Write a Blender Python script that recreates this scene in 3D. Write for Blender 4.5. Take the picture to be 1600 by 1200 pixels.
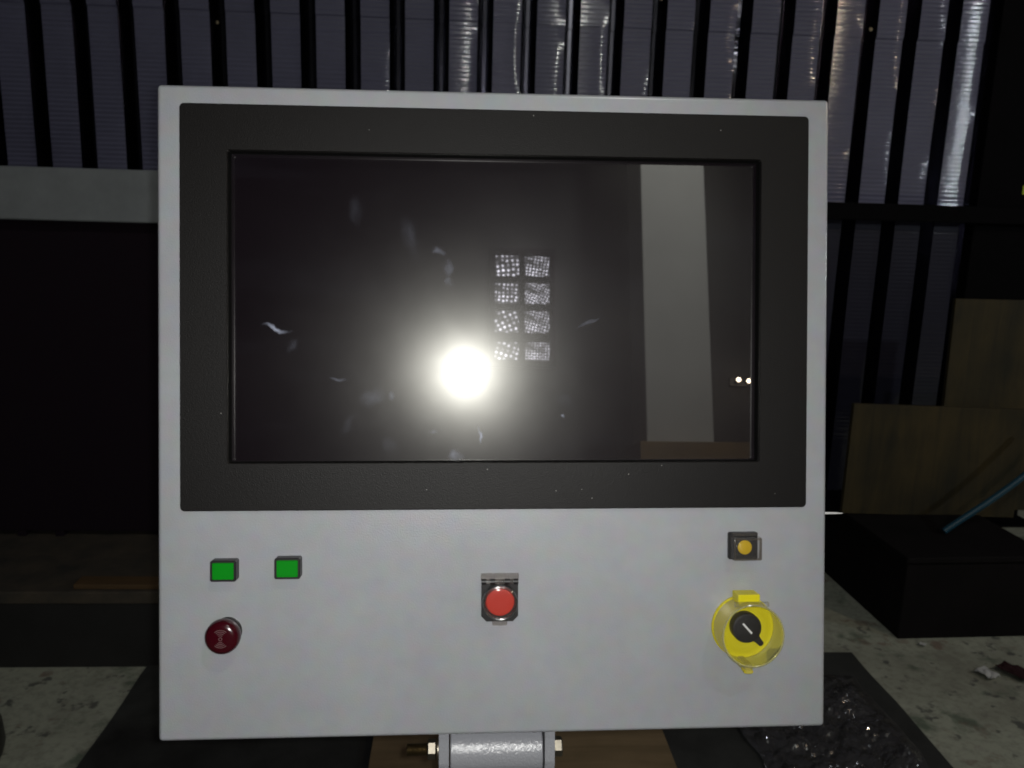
import bpy, bmesh, math, random
import numpy as np
from mathutils import Matrix, Vector, Euler, noise

random.seed(7)
for o in list(bpy.data.objects):
    bpy.data.objects.remove(o)
scene = bpy.context.scene
COL = scene.collection
H = 1.25                                   # height of the lens above the floor

# ------------------------------------------------------------------ camera
cam_d = bpy.data.cameras.new('camera')
cam = bpy.data.objects.new('camera', cam_d)
COL.objects.link(cam)
cam.matrix_world = Matrix(((0.99788396, -0.01512612, -0.06323608, 0),
                           (-0.0589706, 0.19911118, -0.978201, 0),
                           (0.0273874, 0.97986016, 0.19779786, H),
                           (0, 0, 0, 1)))
cam_d.sensor_width = 36.0
cam_d.lens = 36.0 * 1300 / 1600
cam_d.clip_start = 0.02
cam_d.clip_end = 100
cam_d.dof.use_dof = True
cam_d.dof.focus_distance = 0.75
cam_d.dof.aperture_fstop = 14.0
scene.camera = cam

# ------------------------------------------------------------------ world: a dark workshop at night
world = bpy.data.worlds.new('World')
scene.world = world
world.use_nodes = True
world.node_tree.nodes['Background'].inputs['Color'].default_value = (0.62, 0.55, 1.0, 1)
world.node_tree.nodes['Background'].inputs['Strength'].default_value = 0.010
scene.view_settings.view_transform = 'Standard'
scene.view_settings.look = 'None'
scene.view_settings.exposure = 0.0
scene.view_settings.gamma = 1.0
scene.cycles.use_denoising = True
scene.cycles.filter_width = 1.8
scene.cycles.max_bounces = 8
scene.cycles.transparent_max_bounces = 16
scene.cycles.sample_clamp_indirect = 3.0
scene.cycles.sample_clamp_direct = 80.0


def lamp(name, kind, loc, power, color, radius, target=None, angle=150, blend=0.5):
    d = bpy.data.lights.new(name, kind)
    d.energy = power
    d.color = color
    d.shadow_soft_size = radius
    o = bpy.data.objects.new(name, d)
    COL.objects.link(o)
    o.location = loc
    if kind == 'SPOT':
        d.spot_size = math.radians(angle)
        d.spot_blend = blend
        v = Vector(target) - Vector(loc)
        o.rotation_euler = v.to_track_quat('-Z', 'Y').to_euler()
    return o


# the phone's flash beside its lens, the flood lamp on the column behind, two dim workshop lamps
lamp('flash', 'SPOT', (0.0102, 0.0, H + 0.0042), 16.2, (1.0, 0.99, 0.955), 0.005, (-0.04, 0.75, H - 0.20), 118, 1.0)
lamp('flood_lamp_light', 'SPOT', (1.25, -1.0, 4.1), 690.0, (0.99, 1.0, 0.95), 0.08, (1.15, -3.0, 2.75), 62, 0.6)
lamp('ceiling_lamp_light', 'POINT', (0.95, -1.3, 4.2), 52.0, (0.98, 1.0, 0.93), 0.06)
lamp('side_lamp_light', 'POINT', (3.28, 1.0, H + 0.47), 17.0, (0.85, 0.93, 1.0), 0.03)
lamp('warm_lamp_light', 'POINT', (2.85, 0.0, H + 1.60), 28.0, (1.0, 0.78, 0.55), 0.05)


# ------------------------------------------------------------------ materials
def new_mat(name):
    m = bpy.data.materials.new(name)
    m.use_nodes = True
    nt = m.node_tree
    return m, nt, nt.nodes['Principled BSDF']


def N(nt, kind, **kw):
    n = nt.nodes.new(kind)
    for k, v in kw.items():
        if k in n.inputs:
            n.inputs[k].default_value = v
        else:
            setattr(n, k, v)
    return n


def L(nt, a, b):
    nt.links.new(a, b)


def mat(name, color, rough=0.5, metal=0.0, bump=0.0, bscale=400.0, vary=0.0, vscale=6.0, vcolor=None, spec=0.5,
        coat=0.0, rvary=0.0):
    m, nt, p = new_mat(name)
    p.inputs['Base Color'].default_value = (*color, 1)
    p.inputs['Roughness'].default_value = rough
    p.inputs['Metallic'].default_value = metal
    p.inputs['Specular IOR Level'].default_value = spec
    p.inputs['Coat Weight'].default_value = coat
    tc = N(nt, 'ShaderNodeTexCoord')
    if vary > 0:
        nz = N(nt, 'ShaderNodeTexNoise', Scale=vscale, Detail=8.0, Roughness=0.65)
        L(nt, tc.outputs['Object'], nz.inputs['Vector'])
        ra = N(nt, 'ShaderNodeMapRange')
        ra.inputs['From Min'].default_value = 0.35
        ra.inputs['From Max'].default_value = 0.68
        L(nt, nz.outputs['Fac'], ra.inputs['Value'])
        mx = N(nt, 'ShaderNodeMix', data_type='RGBA')
        mx.inputs[6].default_value = (*color, 1)
        vc = vcolor or tuple(c * (1 - vary) for c in color)
        mx.inputs[7].default_value = (*vc, 1)
        mu = N(nt, 'ShaderNodeMath', operation='MULTIPLY')
        mu.inputs[1].default_value = 1.0
        L(nt, ra.outputs['Result'], mu.inputs[0])
        L(nt, mu.outputs[0], mx.inputs[0])
        L(nt, mx.outputs[2], p.inputs['Base Color'])
        if rvary:
            rr = N(nt, 'ShaderNodeMapRange')
            rr.inputs['To Min'].default_value = rough - rvary
            rr.inputs['To Max'].default_value = rough + rvary
            L(nt, nz.outputs['Fac'], rr.inputs['Value'])
            L(nt, rr.outputs['Result'], p.inputs['Roughness'])
    if bump > 0:
        nb = N(nt, 'ShaderNodeTexNoise', Scale=bscale, Detail=3.0)
        L(nt, tc.outputs['Object'], nb.inputs['Vector'])
        b = N(nt, 'ShaderNodeBump', Strength=bump, Distance=0.001)
        L(nt, nb.outputs['Fac'], b.inputs['Height'])
        L(nt, b.outputs['Normal'], p.inputs['Normal'])
    return m


def clear_mat(name, color, alpha, rough=0.06, gloss=0.12):
    """thin clear plastic: mostly straight through, a tint, and a Fresnel gloss"""
    m, nt, p = new_mat(name)
    out = nt.nodes['Material Output']
    nt.nodes.remove(p)
    tr = N(nt, 'ShaderNodeBsdfTransparent')
    tr.inputs['Color'].default_value = (*color, 1)
    df = N(nt, 'ShaderNodeBsdfDiffuse')
    df.inputs['Color'].default_value = (*[min(1, c * 0.8) for c in color], 1)
    gl = N(nt, 'ShaderNodeBsdfGlossy', Roughness=rough)
    m1 = N(nt, 'ShaderNodeMixShader')
    m1.inputs[0].default_value = alpha
    L(nt, tr.outputs[0], m1.inputs[1])
    L(nt, df.outputs[0], m1.inputs[2])
    lw = N(nt, 'ShaderNodeLayerWeight', Blend=0.35)
    mr = N(nt, 'ShaderNodeMapRange')
    mr.inputs['To Min'].default_value = gloss * 0.5
    mr.inputs['To Max'].default_value = min(1.0, gloss * 3)
    L(nt, lw.outputs['Fresnel'], mr.inputs['Value'])
    m2 = N(nt, 'ShaderNodeMixShader')
    L(nt, mr.outputs[0], m2.inputs[0])
    L(nt, m1.outputs[0], m2.inputs[1])
    L(nt, gl.outputs[0], m2.inputs[2])
    L(nt, m2.outputs[0], out.inputs['Surface'])
    return m


def emit_mat(name, color, strength):
    m, nt, p = new_mat(name)
    p.inputs['Base Color'].default_value = (*color, 1)
    p.inputs['Emission Color'].default_value = (*color, 1)
    p.inputs['Emission Strength'].default_value = strength
    return m


def screen_mat():
    """black switched-off panel: a faint mirror, a greasy film that spreads the flash, finger marks"""
    m, nt, p = new_mat('screen_glass')
    out = nt.nodes['Material Output']
    nt.nodes.remove(p)
    tc = N(nt, 'ShaderNodeTexCoord')
    base = N(nt, 'ShaderNodeBsdfDiffuse')
    base.inputs['Color'].default_value = (0.0032, 0.0012, 0.0032, 1)
    last = base.outputs[0]
    film = N(nt, 'ShaderNodeTexNoise', Scale=9.0, Detail=5.0, Roughness=0.6)
    L(nt, tc.outputs['Object'], film.inputs['Vector'])
    fr = N(nt, 'ShaderNodeMapRange')
    fr.inputs['From Min'].default_value = 0.3
    fr.inputs['From Max'].default_value = 0.7
    fr.inputs['To Min'].default_value = 0.8
    fr.inputs['To Max'].default_value = 1.2
    L(nt, film.outputs['Fac'], fr.inputs['Value'])
    for rough, w, tint, filmed in ((0.005, 0.060, (1, 1, 1), False), (0.14, 0.0035, (1, 1, 0.96), False),
                                   (0.235, 0.027, (1.0, 1, 0.92), True), (0.40, 0.004, (1.0, 0.9, 1.0), True)):
        g = N(nt, 'ShaderNodeBsdfGlossy', Roughness=rough)
        g.inputs['Color'].default_value = (*[w * c for c in tint], 1)
        if filmed:
            sc = N(nt, 'ShaderNodeVectorMath', operation='SCALE')
            sc.inputs[0].default_value = [w * c for c in tint]
            L(nt, fr.outputs[0], sc.inputs['Scale'])
            L(nt, sc.outputs[0], g.inputs['Color'])
        a = N(nt, 'ShaderNodeAddShader')
        L(nt, last, a.inputs[0])
        L(nt, g.outputs[0], a.inputs[1])
        last = a.outputs[0]
    # finger marks: wiped, broken-up ellipses, position in the panel's own metres
    warp = N(nt, 'ShaderNodeTexNoise', Scale=70.0, Detail=3.0)
    L(nt, tc.outputs['Object'], warp.inputs['Vector'])
    wsub = N(nt, 'ShaderNodeVectorMath', operation='SUBTRACT')
    wsub.inputs[1].default_value = (0.5, 0.5, 0.5)
    L(nt, warp.outputs['Color'], wsub.inputs[0])
    wsc = N(nt, 'ShaderNodeVectorMath', operation='SCALE')
    wsc.inputs['Scale'].default_value = 0.014
    L(nt, wsub.outputs[0], wsc.inputs[0])
    wadd = N(nt, 'ShaderNodeVectorMath', operation='ADD')
    L(nt, tc.outputs['Object'], wadd.inputs[0])
    L(nt, wsc.outputs[0], wadd.inputs[1])
    marks = [(-.2006, .0771, .0100, .0020, -14, 1.6), (-.1866, .0612, .004, .004, 0, .14), (-.0471, .1320, .0035, .008, 4, .30),
             (-.0455, .1200, .0025, .0055, 6, .24), (-.1129, .0156, .010, .007, 30, .20), (-.0960, .0160, .003, .004, -30, .35),
             (-.0185, -.0191, .0016, .0065, 6, 1.5), (-.0410, -.0376, .006, .0055, 0, .55), (-.0816, .1595, .006, .016, 12, .12),
             (.0810, .0830, .012, .0016, 28, .28), (.0561, -.0017, .0014, .0016, 0, 1.0), (-.1356, -.0103, .010, .004, 50, .08),
             (-.0613, -.0161, .004, .002, 20, .35), (-.0558, .1471, .005, .003, 0, .40), (-.1453, .0328, .007, .0018, -12, .42),
             (-.1301, .1817, .006, .012, 0, .08), (-.100, -.028, .006, .008, 20, .07), (.058, .012, .007, .006, 0, .06)]
    acc = None
    for (x, y, rx, ry, ang, s) in marks:
        mp = N(nt, 'ShaderNodeMapping', vector_type='TEXTURE')
        mp.inputs['Location'].default_value = (x, y, -.0098)
        mp.inputs['Rotation'].default_value = (0, 0, math.radians(ang))
        mp.inputs['Scale'].default_value = (rx, ry, 1.0)
        L(nt, wadd.outputs[0], mp.inputs['Vector'])
        ln = N(nt, 'ShaderNodeVectorMath', operation='LENGTH')
        L(nt, mp.outputs[0], ln.inputs[0])
        r = N(nt, 'ShaderNodeMapRange', interpolation_type='SMOOTHSTEP')
        r.inputs['From Min'].default_value = -0.2
        r.inputs['From Max'].default_value = 1.5
        r.inputs['To Min'].default_value = s
        r.inputs['To Max'].default_value = 0.0
        L(nt, ln.outputs['Value'], r.inputs['Value'])
        if acc is None:
            acc = r.outputs[0]
        else:
            mm = N(nt, 'ShaderNodeMath', operation='MAXIMUM')
            L(nt, acc, mm.inputs[0])
            L(nt, r.outputs[0], mm.inputs[1])
            acc = mm.outputs[0]
    # long faint wiping streaks over the whole glass
    wm = N(nt, 'ShaderNodeMapping')
    wm.inputs['Rotation'].default_value = (0, 0, math.radians(38))
    wm.inputs['Scale'].default_value = (5, 24, 1)
    L(nt, tc.outputs['Object'], wm.inputs['Vector'])
    wn = N(nt, 'ShaderNodeTexNoise', Scale=1.0, Detail=4.0, Roughness=0.6)
    L(nt, wm.outputs[0], wn.inputs['Vector'])
    wr = N(nt, 'ShaderNodeMapRange')
    wr.inputs['From Min'].default_value = 0.52
    wr.inputs['From Max'].default_value = 0.8
    wr.inputs['To Max'].default_value = 0.018
    L(nt, wn.outputs['Fac'], wr.inputs['Value'])
    mm = N(nt, 'ShaderNodeMath', operation='MAXIMUM')
    L(nt, acc, mm.inputs[0])
    L(nt, wr.outputs[0], mm.inputs[1])
    mu = N(nt, 'ShaderNodeMath', operation='MULTIPLY')
    mu.inputs[1].default_value = 0.34
    L(nt, mm.outputs[0], mu.inputs[0])
    gd = N(nt, 'ShaderNodeBsdfDiffuse')
    gd.inputs['Color'].default_value = (0.68, 0.74, 0.95, 1)
    mx = N(nt, 'ShaderNodeMixShader')
    L(nt, mu.outputs[0], mx.inputs[0])
    L(nt, last, mx.inputs[1])
    L(nt, gd.outputs[0], mx.inputs[2])
    L(nt, mx.outputs[0], out.inputs['Surface'])
    return m


def bezel_mat():
    m, nt, p = new_mat('bezel_plastic')
    p.inputs['Base Color'].default_value = (0.0050, 0.0042, 0.0040, 1)
    p.inputs['Roughness'].default_value = 0.5
    p.inputs['Specular IOR Level'].default_value = 0.30
    tc = N(nt, 'ShaderNodeTexCoord')
    v = N(nt, 'ShaderNodeTexVoronoi', Scale=1100.0)
    L(nt, tc.outputs['Object'], v.inputs['Vector'])
    b = N(nt, 'ShaderNodeBump', Strength=0.35, Distance=0.0004)
    L(nt, v.outputs['Distance'], b.inputs['Height'])
    L(nt, b.outputs['Normal'], p.inputs['Normal'])
    # a few small pale specks in the base colour
    d = N(nt, 'ShaderNodeTexVoronoi', Scale=95.0)
    L(nt, tc.outputs['Object'], d.inputs['Vector'])
    lt = N(nt, 'ShaderNodeMath', operation='LESS_THAN')
    lt.inputs[1].default_value = 0.042
    L(nt, d.outputs['Distance'], lt.inputs[0])
    sep = N(nt, 'ShaderNodeSeparateColor')
    L(nt, d.outputs['Color'], sep.inputs[0])
    gt = N(nt, 'ShaderNodeMath', operation='GREATER_THAN')
    gt.inputs[1].default_value = 0.72
    L(nt, sep.outputs[0], gt.inputs[0])
    mu = N(nt, 'ShaderNodeMath', operation='MULTIPLY')
    L(nt, lt.outputs[0], mu.inputs[0])
    L(nt, gt.outputs[0], mu.inputs[1])
    mx = N(nt, 'ShaderNodeMix', data_type='RGBA')
    mx.inputs[6].default_value = (0.0050, 0.0042, 0.0040, 1)
    mx.inputs[7].default_value = (0.38, 0.38, 0.36, 1)
    L(nt, mu.outputs[0], mx.inputs[0])
    L(nt, mx.outputs[2], p.inputs['Base Color'])
    return m


def floor_mat():
    m, nt, p = new_mat('concrete')
    tc = N(nt, 'ShaderNodeTexCoord')
    col = None
    base = (0.47, 0.50, 0.40)
    layers = [(2.2, 0.50, 0.72, (0.20, 0.19, 0.15), 0.8), (6.5, 0.56, 0.66, (0.07, 0.12, 0.075), 0.75),
              (9.0, 0.60, 0.68, (0.21, 0.12, 0.09), 0.7), (17.0, 0.60, 0.66, (0.05, 0.055, 0.06), 0.75),
              (24.0, 0.60, 0.70, (0.40, 0.39, 0.35), 0.6), (55.0, 0.45, 0.75, (0.19, 0.18, 0.15), 0.6)]
    prev = None
    for i, (s, a, b, c, k) in enumerate(layers):
        mp = N(nt, 'ShaderNodeMapping')
        mp.inputs['Location'].default_value = (i * 3.7, i * 1.9, i * 2.3)
        L(nt, tc.outputs['Object'], mp.inputs['Vector'])
        nz = N(nt, 'ShaderNodeTexNoise', Scale=s, Detail=7.0, Roughness=0.6)
        L(nt, mp.outputs[0], nz.inputs['Vector'])
        r = N(nt, 'ShaderNodeMapRange')
        r.inputs['From Min'].default_value = a
        r.inputs['From Max'].default_value = b
        r.inputs['To Max'].default_value = k
        L(nt, nz.outputs['Fac'], r.inputs['Value'])
        mx = N(nt, 'ShaderNodeMix', data_type='RGBA')
        if prev is None:
            mx.inputs[6].default_value = (*base, 1)
        else:
            L(nt, prev, mx.inputs[6])
        mx.inputs[7].default_value = (*c, 1)
        L(nt, r.outputs[0], mx.inputs[0])
        prev = mx.outputs[2]
    L(nt, prev, p.inputs['Base Color'])
    p.inputs['Roughness'].default_value = 0.8
    nb = N(nt, 'ShaderNodeTexNoise', Scale=60.0, Detail=6.0)
    L(nt, tc.outputs['Object'], nb.inputs['Vector'])
    b = N(nt, 'ShaderNodeBump', Strength=0.4, Distance=0.004)
    L(nt, nb.outputs['Fac'], b.inputs['Height'])
    L(nt, b.outputs['Normal'], p.inputs['Normal'])
    return m


def wood_mat(name, c1, c2, axis='Z', scale=1.0):
    m, nt, p = new_mat(name)
    tc = N(nt, 'ShaderNodeTexCoord')
    mp = N(nt, 'ShaderNodeMapping')
    s = {'X': (2, 22, 22), 'Y': (22, 2, 22), 'Z': (22, 22, 2)}[axis]
    mp.inputs['Scale'].default_value = [v * scale for v in s]
    L(nt, tc.outputs['Object'], mp.inputs['Vector'])
    nz = N(nt, 'ShaderNodeTexNoise', Scale=1.0, Detail=8.0, Roughness=0.65, Distortion=0.8)
    L(nt, mp.outputs[0], nz.inputs['Vector'])
    n2 = N(nt, 'ShaderNodeTexNoise', Scale=5.0, Detail=5.0)
    L(nt, tc.outputs['Object'], n2.inputs['Vector'])
    ad = N(nt, 'ShaderNodeMath', operation='ADD')
    L(nt, nz.outputs['Fac'], ad.inputs[0])
    L(nt, n2.outputs['Fac'], ad.inputs[1])
    r = N(nt, 'ShaderNodeMapRange')
    r.inputs['From Min'].default_value = 0.75
    r.inputs['From Max'].default_value = 1.25
    L(nt, ad.outputs[0], r.inputs['Value'])
    mx = N(nt, 'ShaderNodeMix', data_type='RGBA')
    mx.inputs[6].default_value = (*c1, 1)
    mx.inputs[7].default_value = (*c2, 1)
    L(nt, r.outputs[0], mx.inputs[0])
    L(nt, mx.outputs[2], p.inputs['Base Color'])
    p.inputs['Roughness'].default_value = 0.75
    b = N(nt, 'ShaderNodeBump', Strength=0.3, Distance=0.002)
    L(nt, nz.outputs['Fac'], b.inputs['Height'])
    L(nt, b.outputs['Normal'], p.inputs['Normal'])
    return m


def panel_mat():
    m, nt, p = new_mat('grey_powder_coat')
    tc = N(nt, 'ShaderNodeTexCoord')
    n1 = N(nt, 'ShaderNodeTexNoise', Scale=70.0, Detail=2.0)
    L(nt, tc.outputs['Object'], n1.inputs['Vector'])
    n2 = N(nt, 'ShaderNodeTexNoise', Scale=9.0, Detail=5.0)
    L(nt, tc.outputs['Object'], n2.inputs['Vector'])
    a = N(nt, 'ShaderNodeMix', data_type='RGBA', blend_type='OVERLAY')
    a.inputs[0].default_value = 0.10
    a.inputs[6].default_value = (0.405, 0.42, 0.45, 1)
    L(nt, n1.outputs['Color'], a.inputs[7])
    b = N(nt, 'ShaderNodeMix', data_type='RGBA', blend_type='OVERLAY')
    b.inputs[0].default_value = 0.10
    L(nt, a.outputs[2], b.inputs[6])
    L(nt, n2.outputs['Fac'], b.inputs[7])
    L(nt, b.outputs[2], p.inputs['Base Color'])
    p.inputs['Roughness'].default_value = 0.36
    p.inputs['Coat Weight'].default_value = 1.0
    p.inputs['Coat Roughness'].default_value = 0.2
    nb = N(nt, 'ShaderNodeTexNoise', Scale=700.0, Detail=3.0)
    L(nt, tc.outputs['Object'], nb.inputs['Vector'])
    bp = N(nt, 'ShaderNodeBump', Strength=0.22, Distance=0.001)
    L(nt, nb.outputs['Fac'], bp.inputs['Height'])
    L(nt, bp.outputs['Normal'], p.inputs['Normal'])
    return m


def sheet_mat(name, color, rough, metal, coat):
    m, nt, p = new_mat(name)
    tc = N(nt, 'ShaderNodeTexCoord')
    nz = N(nt, 'ShaderNodeTexNoise', Scale=3.5, Detail=7.0, Roughness=0.65)
    L(nt, tc.outputs['Object'], nz.inputs['Vector'])
    mx = N(nt, 'ShaderNodeMix', data_type='RGBA')
    mx.inputs[6].default_value = (*color, 1)
    mx.inputs[7].default_value = (*[c * .62 for c in color], 1)
    L(nt, nz.outputs['Fac'], mx.inputs[0])
    L(nt, mx.outputs[2], p.inputs['Base Color'])
    r = N(nt, 'ShaderNodeMapRange')
    r.inputs['To Min'].default_value = rough - .08
    r.inputs['To Max'].default_value = rough + .10
    L(nt, nz.outputs['Fac'], r.inputs['Value'])
    L(nt, r.outputs[0], p.inputs['Roughness'])
    p.inputs['Metallic'].default_value = metal
    p.inputs['Coat Weight'].default_value = coat
    p.inputs['Coat Roughness'].default_value = 0.065
    p.inputs['Coat IOR'].default_value = 2.1
    p.inputs['Specular IOR Level'].default_value = 0.3
    return m


def pane_mat(name, scale, rot, thr):
    """patterned window glass that emits: light through the pattern is put in as bright points"""
    m, nt, p = new_mat(name)
    tc = N(nt, 'ShaderNodeTexCoord')
    mp = N(nt, 'ShaderNodeMapping')
    mp.inputs['Rotation'].default_value = (0, math.radians(rot), 0)
    L(nt, tc.outputs['Object'], mp.inputs['Vector'])
    v = N(nt, 'ShaderNodeTexVoronoi', voronoi_dimensions='2D', Scale=scale)
    v.inputs['Randomness'].default_value = 0.25
    sx = N(nt, 'ShaderNodeSeparateXYZ')
    L(nt, mp.outputs[0], sx.inputs[0])
    cb = N(nt, 'ShaderNodeCombineXYZ')
    L(nt, sx.outputs[0], cb.inputs[0])
    L(nt, sx.outputs[2], cb.inputs[1])
    L(nt, cb.outputs[0], v.inputs['Vector'])
    r = N(nt, 'ShaderNodeMapRange')
    r.inputs['From Min'].default_value = thr
    r.inputs['From Max'].default_value = thr + 0.14
    r.inputs['To Min'].default_value = 1.0
    r.inputs['To Max'].default_value = 0.03
    L(nt, v.outputs['Distance'], r.inputs['Value'])
    nz = N(nt, 'ShaderNodeTexNoise', Scale=14.0, Detail=3.0)
    L(nt, tc.outputs['Object'], nz.inputs['Vector'])
    nr = N(nt, 'ShaderNodeMapRange')
    nr.inputs['From Min'].default_value = 0.38
    nr.inputs['From Max'].default_value = 0.66
    nr.inputs['To Min'].default_value = 0.8
    nr.inputs['To Max'].default_value = 24.0
    L(nt, nz.outputs['Fac'], nr.inputs['Value'])
    mu = N(nt, 'ShaderNodeMath', operation='MULTIPLY')
    L(nt, r.outputs[0], mu.inputs[0])
    L(nt, nr.outputs[0], mu.inputs[1])
    p.inputs['Base Color'].default_value = (0.05, 0.05, 0.06, 1)
    p.inputs['Emission Color'].default_value = (0.90, 0.88, 1.0, 1)
    L(nt, mu.outputs[0], p.inputs['Emission Strength'])  # glowing dots painted into the pane, no lamp stands behind it
    return m


M = dict(
    housing=panel_mat(),
    bezel=bezel_mat(),
    recess=mat('recess_black', (0.004, 0.004, 0.004), 0.8, spec=0.1),
    screen=screen_mat(),
    black=mat('black_plastic', (0.016, 0.015, 0.016), 0.42),
    green=mat('green_lens', (0.001, 0.27, 0.008), 0.5, spec=0.15),
    darkred=mat('dark_red_plastic', (0.045, 0.002, 0.006), 0.2, spec=0.5),
    symbol=mat('symbol_print', (0.15, 0.075, 0.08), 0.6),
    red=mat('red_plastic', (0.56, 0.045, 0.028), 0.5, spec=0.2),
    amber=mat('amber_disc', (0.80, 0.55, 0.008), 0.5, spec=0.2),
    yellow=mat('yellow_plastic', (0.80, 0.70, 0.008), 0.4),
    white=mat('white_plastic', (0.85, 0.85, 0.85), 0.4),
    clear=clear_mat('clear_plastic', (0.985, 0.985, 0.985), 0.012, 0.11, 0.11),
    glint=clear_mat('glossy_clear_plastic', (0.99, 0.99, 0.99), 0.01, 0.14, 0.45),
    smoke=clear_mat('smoky_clear_plastic', (0.90, 0.88, 0.86), 0.035, 0.10, 0.12),
    yclear=clear_mat('yellow_clear_plastic', (0.98, 0.95, 0.50), 0.24, 0.10, 0.16),
    yrim=clear_mat('pale_yellow_clear_plastic', (0.98, 0.96, 0.62), 0.30, 0.12, 0.14),
    film=clear_mat('packing_film', (0.99, 0.99, 0.99), 0.06, 0.12, 0.36),
    steel=mat('zinc_plated_steel', (0.34, 0.31, 0.25), 0.45, 1.0, bump=0.1, bscale=300),
    thread=mat('dull_threaded_steel', (0.30, 0.25, 0.16), 0.35, 1.0),
    arm=mat('grey_arm_paint', (0.35, 0.36, 0.395), 0.24, bump=0.5, bscale=520, spec=0.9),
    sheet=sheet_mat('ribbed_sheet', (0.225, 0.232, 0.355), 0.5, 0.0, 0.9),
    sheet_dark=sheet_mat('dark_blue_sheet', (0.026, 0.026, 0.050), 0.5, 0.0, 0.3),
    groove=sheet_mat('smooth_bare_steel', (0.22, 0.22, 0.27), 0.16, 1.0, 0.0),
    blacksteel=mat('black_painted_steel', (0.003, 0.0028, 0.004), 0.8, vary=0.4, spec=0.12),
    beam=mat('grey_green_machine_paint', (0.33, 0.36, 0.38), 0.5, vary=0.2, vscale=8, bump=0.1, bscale=90),
    curtain=mat('black_cover', (0.016, 0.010, 0.016), 0.85, spec=0.12),
    bed=mat('dusty_bed', (0.085, 0.070, 0.050), 0.85, vary=0.6, vscale=9, vcolor=(0.035, 0.034, 0.03)),
    skirt=mat('dark_skirt', (0.022, 0.022, 0.022), 0.7, vary=0.4, vscale=6),
    mat_=mat('dark_floor_mat', (0.055, 0.058, 0.055), 0.6, vary=0.5, vscale=7, bump=0.3, bscale=120),
    plywood=wood_mat('plywood', (0.066, 0.048, 0.015), (0.021, 0.019, 0.008)),
    ply_floor=wood_mat('plywood_sheet', (0.30, 0.215, 0.12), (0.17, 0.125, 0.065), 'X'),
    plank=wood_mat('plank_wood', (0.13, 0.075, 0.03), (0.08, 0.05, 0.022), 'X'),
    boxblack=mat('black_box_paint', (0.008, 0.0065, 0.007), 0.8, spec=0.2, vary=0.5, vscale=6),
    hose=mat('blue_hose_rubber', (0.014, 0.075, 0.12), 0.4),
    paper=mat('white_paper', (0.62, 0.63, 0.62), 0.8),
    rust=mat('dark_red_scrap', (0.035, 0.010, 0.012), 0.7),
    concrete=floor_mat(),
    column=mat('column_plaster', (0.50, 0.50, 0.48), 0.8, vary=0.12, vscale=3),
    darkwall=mat('dark_back_wall', (0.055, 0.056, 0.055), 0.9, vary=0.3, vscale=2),
    crate=wood_mat('crate_wood', (0.26, 0.17, 0.06), (0.15, 0.10, 0.04), 'X'),
    bulb=emit_mat('bulb_glow', (1.0, 0.80, 0.58), 60.0),
    lime=mat('lime_tag', (0.55, 0.70, 0.03), 0.5),
    shade=mat('lamp_shade_metal', (0.08, 0.08, 0.08), 0.5, 0.5),
)


# ------------------------------------------------------------------ mesh helpers
def link(name, me, material=None, parent=None, smooth=None):
    o = bpy.data.objects.new(name, me)
    COL.objects.link(o)
    if material is not None:
        me.materials.append(material)
    if parent is not None:
        o.parent = parent
    if smooth is not None:
        for p in me.polygons:
            p.use_smooth = True
        me.set_sharp_from_angle(angle=math.radians(smooth))
    return o


def build(name, bm, material, parent=None, smooth=None):
    me = bpy.data.meshes.new(name)
    bmesh.ops.recalc_face_normals(bm, faces=bm.faces)
    bm.to_mesh(me)
    bm.free()
    return link(name, me, material, parent, smooth)


def tag(o, label, cat, group=None):
    o['label'] = label
    o['category'] = cat
    if group:
        o['group'] = group
    return o


def struct(o):
    o['kind'] = 'structure'
    return o


def thing(name, label, cat, loc=(0, 0, 0), rz=0.0, group=None):
    o = bpy.data.objects.new(name, None)
    COL.objects.link(o)
    o.empty_display_size = 0.05
    o.location = loc
    o.rotation_euler = (0, 0, rz)
    return tag(o, label, cat, group)


def box(bm, lo, hi, bevel=0.0, seg=2):
    ret = bmesh.ops.create_cube(bm, size=1.0)
    vs = ret['verts']
    for v in vs:
        v.co = Vector([lo[i] + (v.co[i] + 0.5) * (hi[i] - lo[i]) for i in range(3)])
    if bevel > 0:
        es = list({e for v in vs for e in v.link_edges})
        bmesh.ops.bevel(bm, geom=es, offset=bevel, segments=seg, affect='EDGES', profile=0.5)


def bx(lo, hi, bevel=0.0, seg=2):
    bm = bmesh.new()
    box(bm, lo, hi, bevel, seg)
    return bm


def lathe(profile, seg=40, cap0=True, cap1=True, closed=False):
    """profile of (radius, z) turned round z"""
    bm = bmesh.new()
    rings = []
    for r, z in profile:
        rings.append([bm.verts.new((r * math.cos(2 * math.pi * i / seg), r * math.sin(2 * math.pi * i / seg), z))
                      for i in range(seg)])
    n = len(rings)
    for k in range(n - (0 if closed else 1)):
        a, b = rings[k], rings[(k + 1) % n]
        for i in range(seg):
            j = (i + 1) % seg
            bm.faces.new((a[i], a[j], b[j], b[i]))
    if not closed:
        if cap0:
            bm.faces.new(rings[0][::-1])
        if cap1:
            bm.faces.new(rings[-1])
    return bm


def xform(bm, mtx):
    bmesh.ops.transform(bm, matrix=mtx, verts=bm.verts)
    return bm


def at(bm, x, y, z=0.0):
    return xform(bm, Matrix.Translation((x, y, z)))


def rrect(w, h, r, seg=6, cx=0.0, cy=0.0):
    pts = []
    for (sx, sy, a0) in ((1, 1, 0), (-1, 1, 90), (-1, -1, 180), (1, -1, 270)):
        for k in range(seg + 1):
            a = math.radians(a0 + 90 * k / seg)
            pts.append((cx + sx * (w / 2 - r) + r * math.cos(a), cy + sy * (h / 2 - r) + r * math.sin(a)))
    return pts


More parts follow.
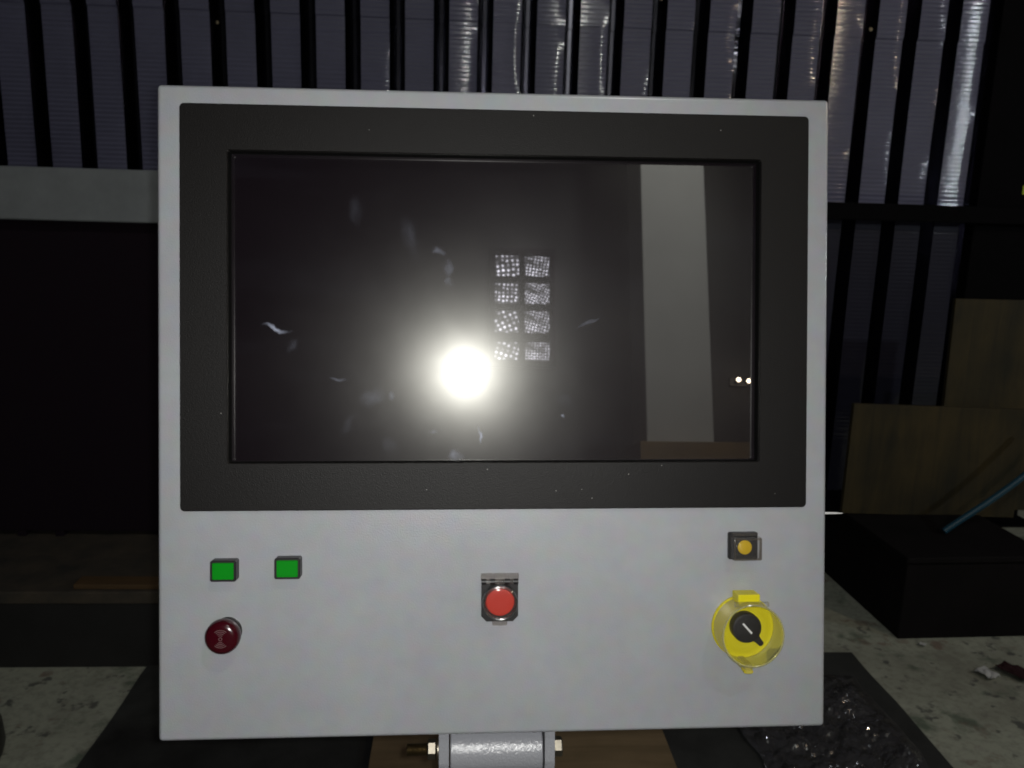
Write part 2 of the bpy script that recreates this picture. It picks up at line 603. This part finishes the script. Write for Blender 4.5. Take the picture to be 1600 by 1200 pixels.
def loft(loops, cap0=True, cap1=True, closed=False):
    """loops of equal length, each a list of (x,y,z)"""
    bm = bmesh.new()
    rings = [[bm.verts.new(p) for p in lp] for lp in loops]
    n = len(rings)
    m = len(rings[0])
    for k in range(n - (0 if closed else 1)):
        a, b = rings[k], rings[(k + 1) % n]
        for i in range(m):
            j = (i + 1) % m
            bm.faces.new((a[i], a[j], b[j], b[i]))
    if not closed:
        if cap0:
            bm.faces.new(rings[0][::-1])
        if cap1:
            bm.faces.new(rings[-1])
    return bm


def prism(pts, z0, z1, bev=0.0):
    def off(k):
        c = Vector((sum(p[0] for p in pts) / len(pts), sum(p[1] for p in pts) / len(pts)))
        out = []
        for p in pts:
            v = Vector(p) - c
            s = max(0.0, 1 - k / max(v.length, 1e-6))
            out.append((c.x + v.x * s, c.y + v.y * s))
        return out
    if bev > 0:
        q = off(bev)
        return loft([[(x, y, z0) for x, y in pts], [(x, y, z1 - bev) for x, y in pts], [(x, y, z1) for x, y in q]])
    return loft([[(x, y, z0) for x, y in pts], [(x, y, z1) for x, y in pts]])


def tube(path, r, seg=10, caps=True):
    bm = bmesh.new()
    path = [Vector(p) for p in path]
    rings = []
    for i, p in enumerate(path):
        t = (path[min(i + 1, len(path) - 1)] - path[max(i - 1, 0)]).normalized()
        u = t.orthogonal().normalized() if i == 0 else (rings_u - t * rings_u.dot(t)).normalized()
        rings_u = u
        w = t.cross(u)
        rad = r[i] if isinstance(r, (list, tuple)) else r
        rings.append([bm.verts.new(p + (u * math.cos(a) + w * math.sin(a)) * rad)
                      for a in [2 * math.pi * k / seg for k in range(seg)]])
    for a, b in zip(rings, rings[1:]):
        for i in range(seg):
            j = (i + 1) % seg
            bm.faces.new((a[i], a[j], b[j], b[i]))
    if caps:
        bm.faces.new(rings[0][::-1])
        bm.faces.new(rings[-1])
    return bm


ROTX = Matrix.Rotation(math.radians(90), 4, 'Y')      # z axis -> x axis

# ------------------------------------------------------------------ the setting: floor, mat
bm = bmesh.new()
vs = [bm.verts.new(p) for p in ((-9, -9, 0), (9, -9, 0), (9, 9, 0), (-9, 9, 0))]
bm.faces.new(vs)
struct(build('floor', bm, M['concrete']))

bm = bmesh.new()
nx, ny = 40, 40
g = [[bm.verts.new((-0.847 + 2.025 * i / nx + (0.006 * noise.noise((0, j * .25, 1)) if i in (0, nx) else 0),
                    0.25 + 1.955 * j / ny + (0.006 * noise.noise((i * .25, 0, 5)) if j == ny else 0),
                    0.005 + 0.003 * noise.noise((i * .3, j * .3, 0)))) for i in range(nx + 1)] for j in range(ny + 1)]
for j in range(ny):
    for i in range(nx):
        bm.faces.new((g[j][i], g[j][i + 1], g[j + 1][i + 1], g[j + 1][i]))
mo = build('floor_mat', bm, M['mat_'], smooth=60)
tag(mo, 'wide dark mat lying on the concrete floor under the control panel', 'mat')

# ------------------------------------------------------------------ corrugated wall
PITCH = 0.163
Y0 = 3.3
EDGE = -1.582                                # right edge of one pan


def wall_profile(n0, n1):
    xs, dy, rib = [], [], []
    # one pitch: groove from 0 to .058 behind the pan's right edge, then the pan
    unit = [(0.000, 0.000, 1.0), (0.022, 0.070, 0.0), (0.034, 0.070, 0.0), (0.058, 0.0, 1.0)]
    unit += [(0.058 + (PITCH - 0.058) * k / 7, 0.0, 1.0) for k in range(1, 7)]
    for n in range(n0, n1):
        for (a, b, c) in unit:
            xs.append(EDGE + n * PITCH + a)
            dy.append(b)
            rib.append(c)
    return np.array(xs), np.array(dy), np.array(rib)


def sheet(name, z0, z1, y, step, material, parent, ribbed, seed=0):
    xs, dy, rib = wall_profile(-7, 24)
    zs = np.arange(z0, z1 + 1e-6, step)
    X, Z = np.meshgrid(xs, zs)
    DY = np.tile(dy, (len(zs), 1))
    RB = np.tile(rib, (len(zs), 1))
    rng = np.random.default_rng(seed)
    per = 0.0165
    amp = 0.0014 * ribbed
    row = rng.normal(0, 1, len(zs))
    pan = np.floor((X - EDGE) / PITCH).astype(int)
    ph = rng.uniform(0, 6.28, 64)[np.clip(pan + 10, 0, 63)] * 0.05
    Y = y + DY - RB * amp * np.sin(2 * np.pi * Z / per + ph) * (1 + 0.10 * row[:, None])
    # the pans are not flat: slow waviness, a slightly different tilt each
    tilt = rng.normal(0, 0.00025, 64)[np.clip(pan + 10, 0, 63)]
    fx = ((X - EDGE) / PITCH) % 1.0
    Y += RB * tilt * (fx - 0.65) * 3 + 0.0015 * np.sin(Z * 7.1 + pan * 1.7) * RB
    # a dent beside one groove
    d2 = ((X - 1.035) / 0.022) ** 2 + ((Z - 1.955) / 0.11) ** 2
    cr = rng.normal(0, 1, X.shape)
    Y += np.exp(-d2) * (0.010 + 0.0018 * cr) * ribbed
    V = np.stack([X, Y, Z], -1).reshape(-1, 3)
    nr, nc = X.shape
    idx = np.arange(nr * nc).reshape(nr, nc)
    F = np.stack([idx[:-1, :-1], idx[:-1, 1:], idx[1:, 1:], idx[1:, :-1]], -1).reshape(-1, 4)
    me = bpy.data.meshes.new(name)
    me.from_pydata(V.tolist(), [], F.tolist())
    o = link(name, me, material, parent, smooth=35)
    me.materials.append(M['groove'])
    per_pitch = len(xs) // 31
    mi = np.tile((np.arange(nc - 1) % per_pitch < 3).astype(np.int32), nr - 1)
    me.polygons.foreach_set('material_index', mi)
    return o


wall = thing('corrugated_wall', 'dark corrugated metal wall with vertical grooves and fine cross ribs behind the panel', 'wall', (0, 0, 0))
sheet('sheet', 1.29, 1.972, Y0, 0.0025, M['sheet'], wall, 1.0, 1)
sheet('sheet', 1.955, 2.45, Y0 - 0.006, 0.0025, M['sheet'], wall, 1.0, 2)
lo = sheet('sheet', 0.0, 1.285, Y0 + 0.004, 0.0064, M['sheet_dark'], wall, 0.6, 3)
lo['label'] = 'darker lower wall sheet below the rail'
build('rail', bx((-2.6, 3.225, 1.272), (2.3, 3.292, 1.338), 0.004), M['blacksteel'], wall)
for (sx, sz) in ((-0.901, 1.912), (-0.249, 2.085), (-0.57, 2.03), (0.73, 2.06), (1.545, 1.985)):
    b = lathe([(0.0075, 0), (0.0075, 0.002), (0.0045, 0.0025), (0.0045, 0.006), (0.002, 0.007)], 6)
    xform(b, Matrix.Translation((sx, Y0 - 0.008, sz)) @ Matrix.Rotation(math.radians(90), 4, 'X'))
    build('screw', b, M['thread'], wall)

post = thing('steel_post', 'black steel post at the right end of the corrugated wall', 'post', (2.24, 3.37, 0))
build('shaft', bx((-0.190, -0.09, 0), (0.18, 0.09, 2.6), 0.004), M['blacksteel'], post)
build('foot_plate', bx((-0.24, -0.13, 0.0005), (0.24, 0.13, 0.012), 0.002), M['blacksteel'], post)
tg = build('hanging_tag', bx((2.228, 3.2755, 1.39), (2.250, 3.279, 1.425), 0.0005), M['lime'])
tag(tg, 'tiny lime yellow tag on the black post at the right edge', 'tag')

# ------------------------------------------------------------------ machine on the left
mc = thing('machine', 'dark machine with grey top beam standing behind the panel on the left', 'machine', (-1.3, 2.5, 0))
build('beam', bx((-1.2, 0.0, 1.201), (0.95, 0.12, 1.350), 0.006, 3), M['beam'], mc)
build('cover_panel', bx((-1.2, 0.045, 0.243), (0.95, 0.085, 1.2005), 0.003), M['curtain'], mc)
build('bed', bx((-1.2, -0.35, 0.190), (0.62, 0.30, 0.2255), 0.004), M['bed'], mc)
build('skirt', bx((-1.19, -0.345, 0.0), (0.61, 0.28, 0.1895), 0.003), M['skirt'], mc)
for fx in (-0.5, -0.06, 0.055, 0.4):
    build('foot', bx((fx - 0.012, 0.045, 0.226), (fx + 0.012, 0.085, 0.2428)), M['curtain'], mc)
b = bx((-0.30, -0.028, 0), (0.30, 0.028, 0.014), 0.002)
pk = build('plank', b, M['plank'])
pk.location = (-0.735, 2.190, 0.2262)
pk.rotation_euler = (0, 0, math.radians(-0.5))
tag(pk, 'narrow reddish wooden plank lying on the machine bed on the left', 'plank')

# black rounded container at the left edge of the picture
b = lathe([(0.10, 0), (0.118, 0.004), (0.125, 0.03), (0.122, 0.075), (0.108, 0.118), (0.082, 0.145), (0.045, 0.155), (0.045, 0.18), (0.0, 0.18)], 40, True, False)
bmesh.ops.remove_doubles(b, verts=b.verts, dist=1e-6)
cn = build('container', b, M['black'], smooth=40)
cn.location = (-1.150, 1.74, 0.0008)
tag(cn, 'black rounded container on the floor cut by the left edge', 'container')

# ------------------------------------------------------------------ right side: box, boards, hose, scraps
bxo = thing('black_box', 'low black box on the floor to the right of the control panel', 'box', (1.365, 2.29, 0), math.radians(2))
build('body', bx((0, 0, 0.0), (0.46, 0.62, 0.252), 0.004), M['boxblack'], bxo)
build('lid', bx((-0.008, -0.010, 0.2525), (0.468, 0.628, 0.272), 0.004), M['boxblack'], bxo)

b1 = build('plywood_board', bx((0, 0, 0), (0.62, 0.018, 0.385), 0.0015), M['plywood'])
b1.location = (1.325, 2.655, 0.2755)
b1.rotation_euler = (math.radians(-2), math.radians(1.2), 0)
tag(b1, 'low wide plywood board standing on the black box', 'board', 'plywood boards')
b2 = build('plywood_board', bx((0, 0, 0), (0.50, 0.018, 0.742), 0.0015), M['plywood'])
b2.location = (1.672, 2.695, 0.2755)
b2.rotation_euler = (math.radians(-2), 0, 0)
tag(b2, 'tall plywood board behind the low one at the right edge', 'board', 'plywood boards')

pts = []
for k in range(26):
    s = k / 25
    pts.append((2.02 - 0.43 * s + 0.01 * math.sin(s * 5), 2.52 - 0.05 * s, 0.645 - 0.362 * s + 0.025 * math.sin(s * 3.1416) * -1))
hs = build('blue_hose', tube(pts, 0.0105, 12), M['hose'], smooth=50)
tag(hs, 'blue hose slanting down onto the black box beside plywood', 'hose')


def scrap(name, x, y, sx, sy, material, rz, seed, label, cat, z=0.004):
    bm = bmesh.new()
    n = 5
    gg = [[bm.verts.new(((i / n - .5) * sx * (1 + .3 * noise.noise((i * .9, j, seed))), (j / n - .5) * sy * (1 + .3 * noise.noise((i, j * .8, seed + 9))),
                         0.004 + 0.35 * min(sx, sy) * (0.5 + 0.5 * noise.noise((i * .7, j * .7, seed + 3))))) for i in range(n + 1)] for j in range(n + 1)]
    for j in range(n):
        for i in range(n):
            bm.faces.new((gg[j][i], gg[j][i + 1], gg[j + 1][i + 1], gg[j + 1][i]))
    r = bmesh.ops.extrude_face_region(bm, geom=bm.faces[:])
    for v in r['geom']:
        if isinstance(v, bmesh.types.BMVert):
            v.co.z -= 0.003
    o = build(name, bm, material)
    o.location = (x, y, z)
    o.rotation_euler = (0, 0, rz)
    return tag(o, label, cat)


scrap('paper_scrap', 1.515, 2.075, 0.042, 0.05, M['paper'], 0.4, 3, 'crumpled white paper scrap on the concrete near the black box', 'scrap')
scrap('paper_scrap', 1.655, 2.06, 0.03, 0.04, M['paper'], 0.9, 6, 'white paper scrap cut by the right edge of the picture', 'scrap')
scrap('rag_scrap', 1.60, 2.08, 0.055, 0.085, M['rust'], 0.5, 11, 'dark red rag scrap on the floor near the right edge', 'scrap')
scrap('leaf_scrap', 1.50, 1.80, 0.05, 0.055, M['hose'], 0.2, 21, 'small dark green scrap lying on the concrete lower right', 'scrap')
scrap('bolt_scrap', 1.42, 2.245, 0.012, 0.018, M['paper'], 0.9, 5, 'tiny pale chip on the floor at the foot of the black box', 'scrap')

# plywood sheet on the mat under the arm
ps = build('plywood_sheet', bx((-0.352, -0.5, 0), (0.352, 0.5, 0.012), 0.001), M['ply_floor'])
ps.location = (0.160, 1.36, 0.0085)
tag(ps, 'brown plywood sheet lying on the dark mat below the arm', 'plywood sheet')

# crumpled packing film on the mat
rng = random.Random(4)
bm = bmesh.new()
n = 120
gg = []
for j in range(n + 1):
    rw = []
    for i in range(n + 1):
        x = 0.72 + 0.40 * i / n
        y = 1.45 + 0.62 * j / n
        e = min(i, j, n - i, n - j) / n
        z = 0.010 + min(1, e * 8) * (0.030 * abs(noise.noise((x * 7, y * 7, 3))) + 0.022 * abs(noise.noise((x * 19, y * 19, 8))) + 0.012 * abs(noise.noise((x * 45, y * 45, 1))) + 0.002 * noise.noise((x * 110, y * 110, 2)) )
        rw.append(bm.verts.new((x + 0.02 * noise.noise((y * 9, x * 3, 4)), y + 0.02 * noise.noise((x * 9, y * 3, 7)), z)))
    gg.append(rw)
for j in range(n):
    for i in range(n):
        bm.faces.new((gg[j][i], gg[j][i + 1], gg[j + 1][i + 1], gg[j + 1][i]))
fl = build('plastic_film', bm, M['film'])
tag(fl, 'crumpled clear plastic film glinting on the dark mat at right', 'plastic film')

# ------------------------------------------------------------------ the control panel
P = thing('control_panel', 'light grey machine control panel with large dark screen and push buttons', 'control panel')
PM = Matrix(((0.999912892, -0.0129668696, -0.00246363083, 0.03709558),
             (0.0, 0.186655206, -0.982425485, 0.72366858),
             (0.0131988326, 0.982339908, 0.186638947, H - 0.17450737),
             (0, 0, 0, 1)))
P.matrix_world = PM
PW, PH, PD = 0.600, 0.5757, 0.095
OX0, OX1, OY0, OY1 = -0.2390, 0.2358, -0.0425, 0.2310          # opening in the bezel
BW, BY1, BY0 = 0.5595, PH / 2 - 0.0168, PH / 2 - 0.0168 - 0.3555

bm = bx((-PW / 2, -PH / 2, -PD), (PW / 2, PH / 2, 0.0), 0.0040, 5)
front = max((f for f in bm.faces if abs(f.calc_center_median().z) < 1e-5), key=lambda f: f.calc_area())
hx0, hx1, hy0, hy1 = -BW / 2 + .012, BW / 2 - .012, BY0 + .012, BY1 - .012
cs = sorted(front.verts, key=lambda v: math.atan2(v.co.y, v.co.x))
hole = [bm.verts.new((x, y, 0)) for x, y in ((hx0, hy0), (hx1, hy0), (hx1, hy1), (hx0, hy1))]
bmesh.ops.delete(bm, geom=[front], context='FACES_ONLY')
for k in range(4):
    bm.faces.new((cs[k], cs[(k + 1) % 4], hole[(k + 1) % 4], hole[k]))
build('housing', bm, M['housing'], P, 40)

cx, cy, bh = 0.0, (BY0 + BY1) / 2, BY1 - BY0
icx, icy, iw, ih = (OX0 + OX1) / 2, (OY0 + OY1) / 2, OX1 - OX0, OY1 - OY0
loops = [[(x, y, 0.0005) for x, y in rrect(BW, bh, 0.004, 6, cx, cy)],
         [(x, y, 0.0024) for x, y in rrect(BW, bh, 0.004, 6, cx, cy)],
         [(x, y, 0.0030) for x, y in rrect(BW - .0014, bh - .0014, 0.0036, 6, cx, cy)],
         [(x, y, 0.0030) for x, y in rrect(iw + .0010, ih + .0010, 0.0026, 6, icx, icy)],
         [(x, y, 0.0025) for x, y in rrect(iw, ih, 0.0022, 6, icx, icy)],
         [(x, y, -0.0095) for x, y in rrect(iw, ih, 0.0022, 6, icx, icy)],
         [(x, y, -0.0095) for x, y in rrect(iw + .02, ih + .02, 0.004, 6, icx, icy)]]
bz = build('monitor_bezel', loft(loops, False, False), M['bezel'], P, 30)
build('gasket', loft([[(x, y, -0.0012) for x, y in rrect(iw - .0003, ih - .0003, 0.0022, 6, icx, icy)],
                      [(x, y, -0.0094) for x, y in rrect(iw - .0003, ih - .0003, 0.0022, 6, icx, icy)],
                      [(x, y, -0.0094) for x, y in rrect(iw - .0012, ih - .0012, 0.001, 6, icx, icy)]], False, False), M['recess'], bz)
build('screen', bx((OX0 - .008, OY0 - .008, -0.0125), (OX1 + .008, OY1 + .008, -0.0097)), M['screen'], P)

# two green rectangular indicators
for gx, gy in ((-0.2409, -0.1354), (-0.1860, -0.1338)):
    o = build('indicator', prism(rrect(0.0222, 0.0184, 0.0018, 4, gx, gy), 0.0, 0.0105, 0.0006), M['black'], P, 35)
    build('green_lens', prism(rrect(0.0182, 0.0146, 0.0008, 4, gx, gy), 0.0095, 0.0112, 0.0005), M['green'], o, 35)

# dark red mushroom button
o = build('mushroom_button', at(lathe([(0.0105, 0), (0.0105, 0.006), (0.0132, 0.0085), (0.0146, 0.0115), (0.0150, 0.0145), (0.0147, 0.0180),
                                       (0.0136, 0.0205), (0.0118, 0.0220), (0.0090, 0.0227), (0.0050, 0.0230), (0.0015, 0.0231)], 56), -0.2396, -0.1905), M['darkred'], P, 50)
o['label'] = 'dark red mushroom button with arc arrows'
build('collar', at(lathe([(0.0125, 0), (0.0125, 0.0022), (0.0118, 0.0028), (0.0107, 0.0028)], 40), -0.2396, -0.1905), M['black'], o, 40)


def arc(r, a0, a1, w, z0, z1, cx, cy, seg=14):
    lp = []
    for k in range(seg + 1):
        a = math.radians(a0 + (a1 - a0) * k / seg)
        c, s = math.cos(a), math.sin(a)
        lp.append([(cx + (r - w) * c, cy + (r - w) * s, z0), (cx + (r + w) * c, cy + (r + w) * s, z0),
                   (cx + (r + w) * c, cy + (r + w) * s, z1), (cx + (r - w) * c, cy + (r - w) * s, z1)])
    return loft(lp)


for mid in (90, 270):
    for k, r in enumerate((0.0030, 0.0045, 0.0060, 0.0075)):
        build('arc_mark', arc(r, mid - 32 - 3 * k, mid + 32 + 3 * k, 0.00028, 0.0222, 0.02345 - 0.00012 * k, -0.2396, -0.1905), M['symbol'], o)
build('centre_mark', at(lathe([(0.0011, 0.0225), (0.0016, 0.0225), (0.0016, 0.0236), (0.0011, 0.0236)], 24, closed=True), -0.2396, -0.1905), M['symbol'], o)

# red button under a hinged clear cover
rx, ry = -0.0003, -0.1650
pl = [(-0.0167, -0.1475), (-0.0167, -0.1800), (-0.0120, -0.1848), (0.0116, -0.1848), (0.0163, -0.1800), (0.0163, -0.1475)]
o = build('push_button', prism(pl, 0.0003, 0.0035, 0.0005), M['black'], P, 30)
o['label'] = 'red round push button under a clear hinged cover'
build('red_cap', at(lathe([(0.0128, 0.003), (0.0128, 0.0105), (0.0122, 0.0115), (0.0112, 0.0118), (0.004, 0.0116)], 48), rx, ry), M['red'], o, 40)
build('cap_ring', at(lathe([(0.0131, 0.003), (0.0146, 0.003), (0.0146, 0.0062), (0.0140, 0.0068), (0.0131, 0.0068)], 48, closed=True), rx, ry), M['black'], o, 40)
build('cover_rim', at(lathe([(0.0142 + 0.0013 * math.cos(math.radians(a)), 0.0163 + 0.0013 * math.sin(math.radians(a))) for a in range(0, 360, 30)], 56, closed=True), rx, ry), M['glint'], o, 80)
cov = build('clear_cover', at(lathe([(0.0158, 0.0040), (0.0157, 0.0120), (0.0152, 0.0150), (0.0140, 0.0166), (0.0118, 0.0172), (0.0060, 0.0174), (0.0, 0.0174)], 56, False, False), rx, ry), M['clear'], o, 60)
build('hinge_bar', xform(lathe([(0.0019, -0.0165), (0.0019, 0.0165)], 16), Matrix.Translation((rx, -0.1482, 0.0068)) @ ROTX), M['smoke'], o, 40)
build('hinge_plate', bx((-0.0172, -0.1475, 0.0002), (0.0168, -0.1418, 0.0046), 0.0006), M['smoke'], o)
for hx in (-0.0145, -0.0068, 0.0062, 0.0139):
    build('hinge_knuckle', xform(lathe([(0.0026, -0.0022), (0.0026, 0.0022)], 18), Matrix.Translation((hx, -0.1482, 0.0068)) @ ROTX), M['black'], o, 40)
build('cover_tab', prism(rrect(0.0135, 0.0052, 0.0016, 4, rx, -0.1852), 0.0045, 0.0060, 0.0003), M['smoke'], o)

# yellow button under a square clear cover
yx, yy = 0.2216, -0.1190
o = build('push_button', prism(rrect(0.0268, 0.0246, 0.0016, 4, yx - .0006, yy), 0.0003, 0.0040, 0.0005), M['black'], P, 30)
o['label'] = 'black push button with yellow disc under a square clear cover'
build('button_body', prism(rrect(0.0190, 0.0178, 0.001, 4, 0.2222, -0.1200), 0.0035, 0.0085, 0.0005), M['black'], o, 30)
build('yellow_disc', at(lathe([(0.0064, 0.0080), (0.0064, 0.0093), (0.0060, 0.0096)], 40), 0.2207, -0.1193), M['amber'], o, 40)
cw, ch, ccx, ccy = 0.0264, 0.0206, 0.2224, -0.1205
build('clear_cover', loft([[(x, y, 0.0042) for x, y in rrect(cw + .0004, ch + .0004, 0.0016, 5, ccx, ccy)],
                           [(x, y, 0.0116) for x, y in rrect(cw, ch, 0.0016, 5, ccx, ccy)],
                           [(x, y, 0.0126) for x, y in rrect(cw - .0016, ch - .0016, 0.0012, 5, ccx, ccy)]], False, True), M['smoke'], o, 50)
fr = [[(x, y, 0.0122) for x, y in rrect(cw - .0006, ch - .0006, 0.0014, 5, ccx, ccy)],
      [(x, y, 0.0131) for x, y in rrect(cw - .0010, ch - .0010, 0.0014, 5, ccx, ccy)],
      [(x, y, 0.0131) for x, y in rrect(cw - .0042, ch - .0042, 0.0006, 5, ccx, ccy)],
      [(x, y, 0.0122) for x, y in rrect(cw - .0046, ch - .0046, 0.0006, 5, ccx, ccy)]]
build('cover_rim', loft(fr, closed=True), M['smoke'], o, 50)
build('hinge_bar', xform(lathe([(0.0016, -0.0115), (0.0016, 0.0115)], 14), Matrix.Translation((yx, -0.1080, 0.0062)) @ ROTX), M['smoke'], o, 40)

# yellow rotary selector inside a clear round guard
sx_, sy_ = 0.2215, -0.1930
o = build('rotary_selector', at(lathe([(0.0285, 0.0003), (0.0285, 0.0032), (0.0275, 0.0042), (0.0240, 0.0042), (0.0215, 0.0058), (0.0165, 0.0062), (0.003, 0.0062)], 64), sx_, sy_), M['yellow'], P, 40)
o['label'] = 'yellow rotary selector with black knob inside a clear guard'
build('guard_wall', at(lathe([(0.0278, 0.0043), (0.0276, 0.0150), (0.0272, 0.0302)], 72, False, False), sx_, sy_), M['yclear'], o, 50)
build('guard_rim', at(lathe([(0.0266, 0.0296), (0.0277, 0.0300), (0.0279, 0.0308), (0.0270, 0.0314), (0.0262, 0.0308)], 72, closed=True), sx_, sy_), M['yrim'], o, 60)
build('guard_lid', at(lathe([(0.0254, 0.0303), (0.0250, 0.0316), (0.0170, 0.0322), (0.0150, 0.0318), (0.0, 0.0318)], 64, False, False), sx_, sy_), M['clear'], o, 60)
build('hinge_block', bx((0.2112, -0.1676, 0.0035), (0.2310, -0.1592, 0.0205), 0.0008), M['yellow'], o)
build('hinge_bar', xform(lathe([(0.0024, -0.0150), (0.0024, 0.0150)], 18), Matrix.Translation((sx_, -0.1665, 0.0255)) @ ROTX), M['clear'], o, 40)
build('clasp', prism(rrect(0.0066, 0.0085, 0.0015, 4, 0.2192, -0.2235), 0.0045, 0.0270, 0.0005), M['yclear'], o, 30)
build('clasp_hook', prism(rrect(0.0080, 0.0028, 0.0010, 4, 0.2192, -0.2262), 0.0180, 0.0262, 0.0004), M['yellow'], o, 30)
kx, ky = 0.2212, -0.1908
kn = build('knob', at(lathe([(0.0135, 0.0062), (0.0135, 0.0140), (0.0128, 0.0155), (0.0110, 0.0160), (0.003, 0.0160)], 48), kx, ky), M['black'], o, 40)
rot = Matrix.Translation((kx, ky, 0)) @ Matrix.Rotation(math.radians(-47.5), 4, 'Z')
build('pointer', xform(prism([(0.009, -0.0048), (0.0150, -0.0030), (0.0196, -0.0025), (0.0208, -0.0010), (0.0208, 0.0010), (0.0196, 0.0025), (0.0150, 0.0030), (0.009, 0.0048)], 0.0064, 0.0156, 0.0005), rot), M['black'], o, 30)
build('knob_line', xform(bx((-0.0062, -0.00085, 0.0158), (0.0060, 0.00085, 0.0164)), rot), M['white'], o)

# bracket ears under the housing, white tie tail at the right flank
for x0, x1 in ((-0.0545, -0.0455), (0.0422, 0.0512)):
    pr = [(-0.0600, -PH / 2), (-0.0600, -0.318)] + [(-0.035 + 0.025 * math.cos(math.radians(a)), -0.3155 + 0.025 * math.sin(math.radians(a))) for a in range(190, 351, 16)] + [(-0.0100, -0.318), (-0.0100, -PH / 2)]
    ea = loft([[(x0, b_, a_) for a_, b_ in pr], [(x1, b_, a_) for a_, b_ in pr]])
    build('bracket_ear', ea, M['arm'], P)
build('cable_tie_tail', tube([(0.299, -0.0992, -0.050), (0.318, -0.0990, -0.050), (0.332, -0.0991, -0.050), (0.3388, -0.0993, -0.050)], [0.0013, 0.0012, 0.0010, 0.0004], 8), M['white'], P, 50)

# ------------------------------------------------------------------ the supporting arm with its pivot bolt
A = thing('support_arm', 'grey support arm with pivot sleeve and bolt below the control panel', 'support arm')
piv = PM @ Vector((-0.0017, -0.3155, -0.035))
A.location = (piv.x, piv.y, 0.0)
AM = Matrix.Translation((0, 0, piv.z)) @ PM.to_3x3().to_4x4()
b = lathe([(0.0215, -0.0425), (0.0225, -0.0415), (0.0225, 0.0415), (0.0215, 0.0425)], 48)
build('pivot_sleeve', xform(b, AM @ ROTX), M['arm'], A, 40)
build('arm_post', bx((-0.0405, -0.012, 0.0345), (0.0405, 0.032, piv.z - 0.008), 0.003), M['arm'], A)
build('base_plate', bx((-0.11, -0.09, 0.0207), (0.11, 0.11, 0.034), 0.002), M['arm'], A)


def along_x(bm_, x):
    return xform(bm_, AM @ Matrix.Translation((x, 0, 0)) @ ROTX)


build('bolt_head', along_x(lathe([(0.0090, 0.0), (0.0090, 0.0062), (0.0078, 0.0075)], 6), 0.0552), M['steel'], A)
build('washer', along_x(lathe([(0.0102, 0), (0.0102, 0.0016)], 32), 0.0533), M['steel'], A, 40)
build('washer', along_x(lathe([(0.0102, 0), (0.0102, 0.0016)], 32), -0.0547), M['steel'], A, 40)
build('nut', along_x(lathe([(0.0082, 0.0), (0.0092, 0.0010), (0.0092, 0.0072), (0.0082, 0.0082)], 6), -0.0640), M['steel'], A)
prof = [(0.0046, 0.0)]
for k in range(15):
    prof += [(0.0058, 0.0006 + k * 0.00125), (0.0049, 0.0012 + k * 0.00125)]
build('bolt_thread', along_x(lathe(prof, 24), -0.0832), M['thread'], A, 25)

# ------------------------------------------------------------------ what the screen mirrors, behind the camera
bw = build('back_wall', bx((-6, -4.62, 0), (6, -4.44, 5.0)), M['darkwall'])
struct(bw)
co = build('column', bx((-0.185, -0.185, 0.001), (0.190, 0.200, 3.4), 0.008), M['column'])
co.location = (1.195, -3.2, 1.44)
tag(co, 'grey square column standing on the wooden crate, mirrored in the screen', 'column')
cr = thing('wooden_crate', 'tall wooden crate below the grey column, mirrored in the screen', 'crate', (1.27, -3.14, 0))
for k in range(10):
    z0 = k * 0.144
    build('board', bx((-0.34, -0.34, z0 + 0.002), (0.34, 0.34, z0 + 0.142), 0.003), M['crate'], cr)
wd = thing('window', 'small lit window of eight patterned panes, mirrored in the screen', 'window', (0.4255, -4.4, 0))
zr = [(1.568, 1.725), (1.359, 1.519), (1.142, 1.306), (0.943, 1.071)]
xr = [(-0.198, -0.026), (0.018, 0.198)]
random.seed(3)
for i, (z0, z1) in enumerate(zr):
    for j, (x0, x1) in enumerate(xr):
        zc, xc = (z0 + z1) / 2 + H, (x0 + x1) / 2
        pm_ = pane_mat('patterned_glass', random.choice((27, 30, 33)) * (1.0 if j == 0 else 1.5), random.uniform(-30, 30), 0.16)
        pn = build('pane', bx((-(x1 - x0) / 2, -0.004, -(z1 - z0) / 2), ((x1 - x0) / 2, 0.004, (z1 - z0) / 2)), pm_, wd)
        pn.location = (xc, 0, zc)
for x0, x1 in ((-0.24, -0.199), (-0.025, 0.017), (0.199, 0.24)):
    build('window_bar', bx((x0, -0.035, H + 0.89), (x1, 0.02, H + 1.78)), M['blacksteel'], wd)
for z0, z1 in ((0.89, 0.942), (1.072, 1.141), (1.307, 1.358), (1.520, 1.567), (1.726, 1.78)):
    build('window_bar', bx((-0.2395, -0.03, H + z0), (0.2395, 0.016, H + z1)), M['blacksteel'], wd)
wl = thing('wall_lamp', 'wall lamp with two small warm bulbs, mirrored in the screen', 'lamp', (2.028, -4.4, H + 0.805))
build('lamp_plate', bx((-0.08, -0.038, -0.03), (0.08, 0.0, 0.03), 0.004), M['shade'], wl)
for x in (-0.038, 0.037):
    build('socket', xform(lathe([(0.012, 0.0), (0.012, 0.06)], 16), Matrix.Translation((x, 0.0, 0)) @ Matrix.Rotation(math.radians(-90), 4, 'X')), M['shade'], wl, 40)
    b = bmesh.new()
    bmesh.ops.create_uvsphere(b, u_segments=16, v_segments=10, radius=0.016)
    build('bulb', at(b, x, 0.072, 0.004 if x < 0 else -0.004), M['bulb'], wl, 60)
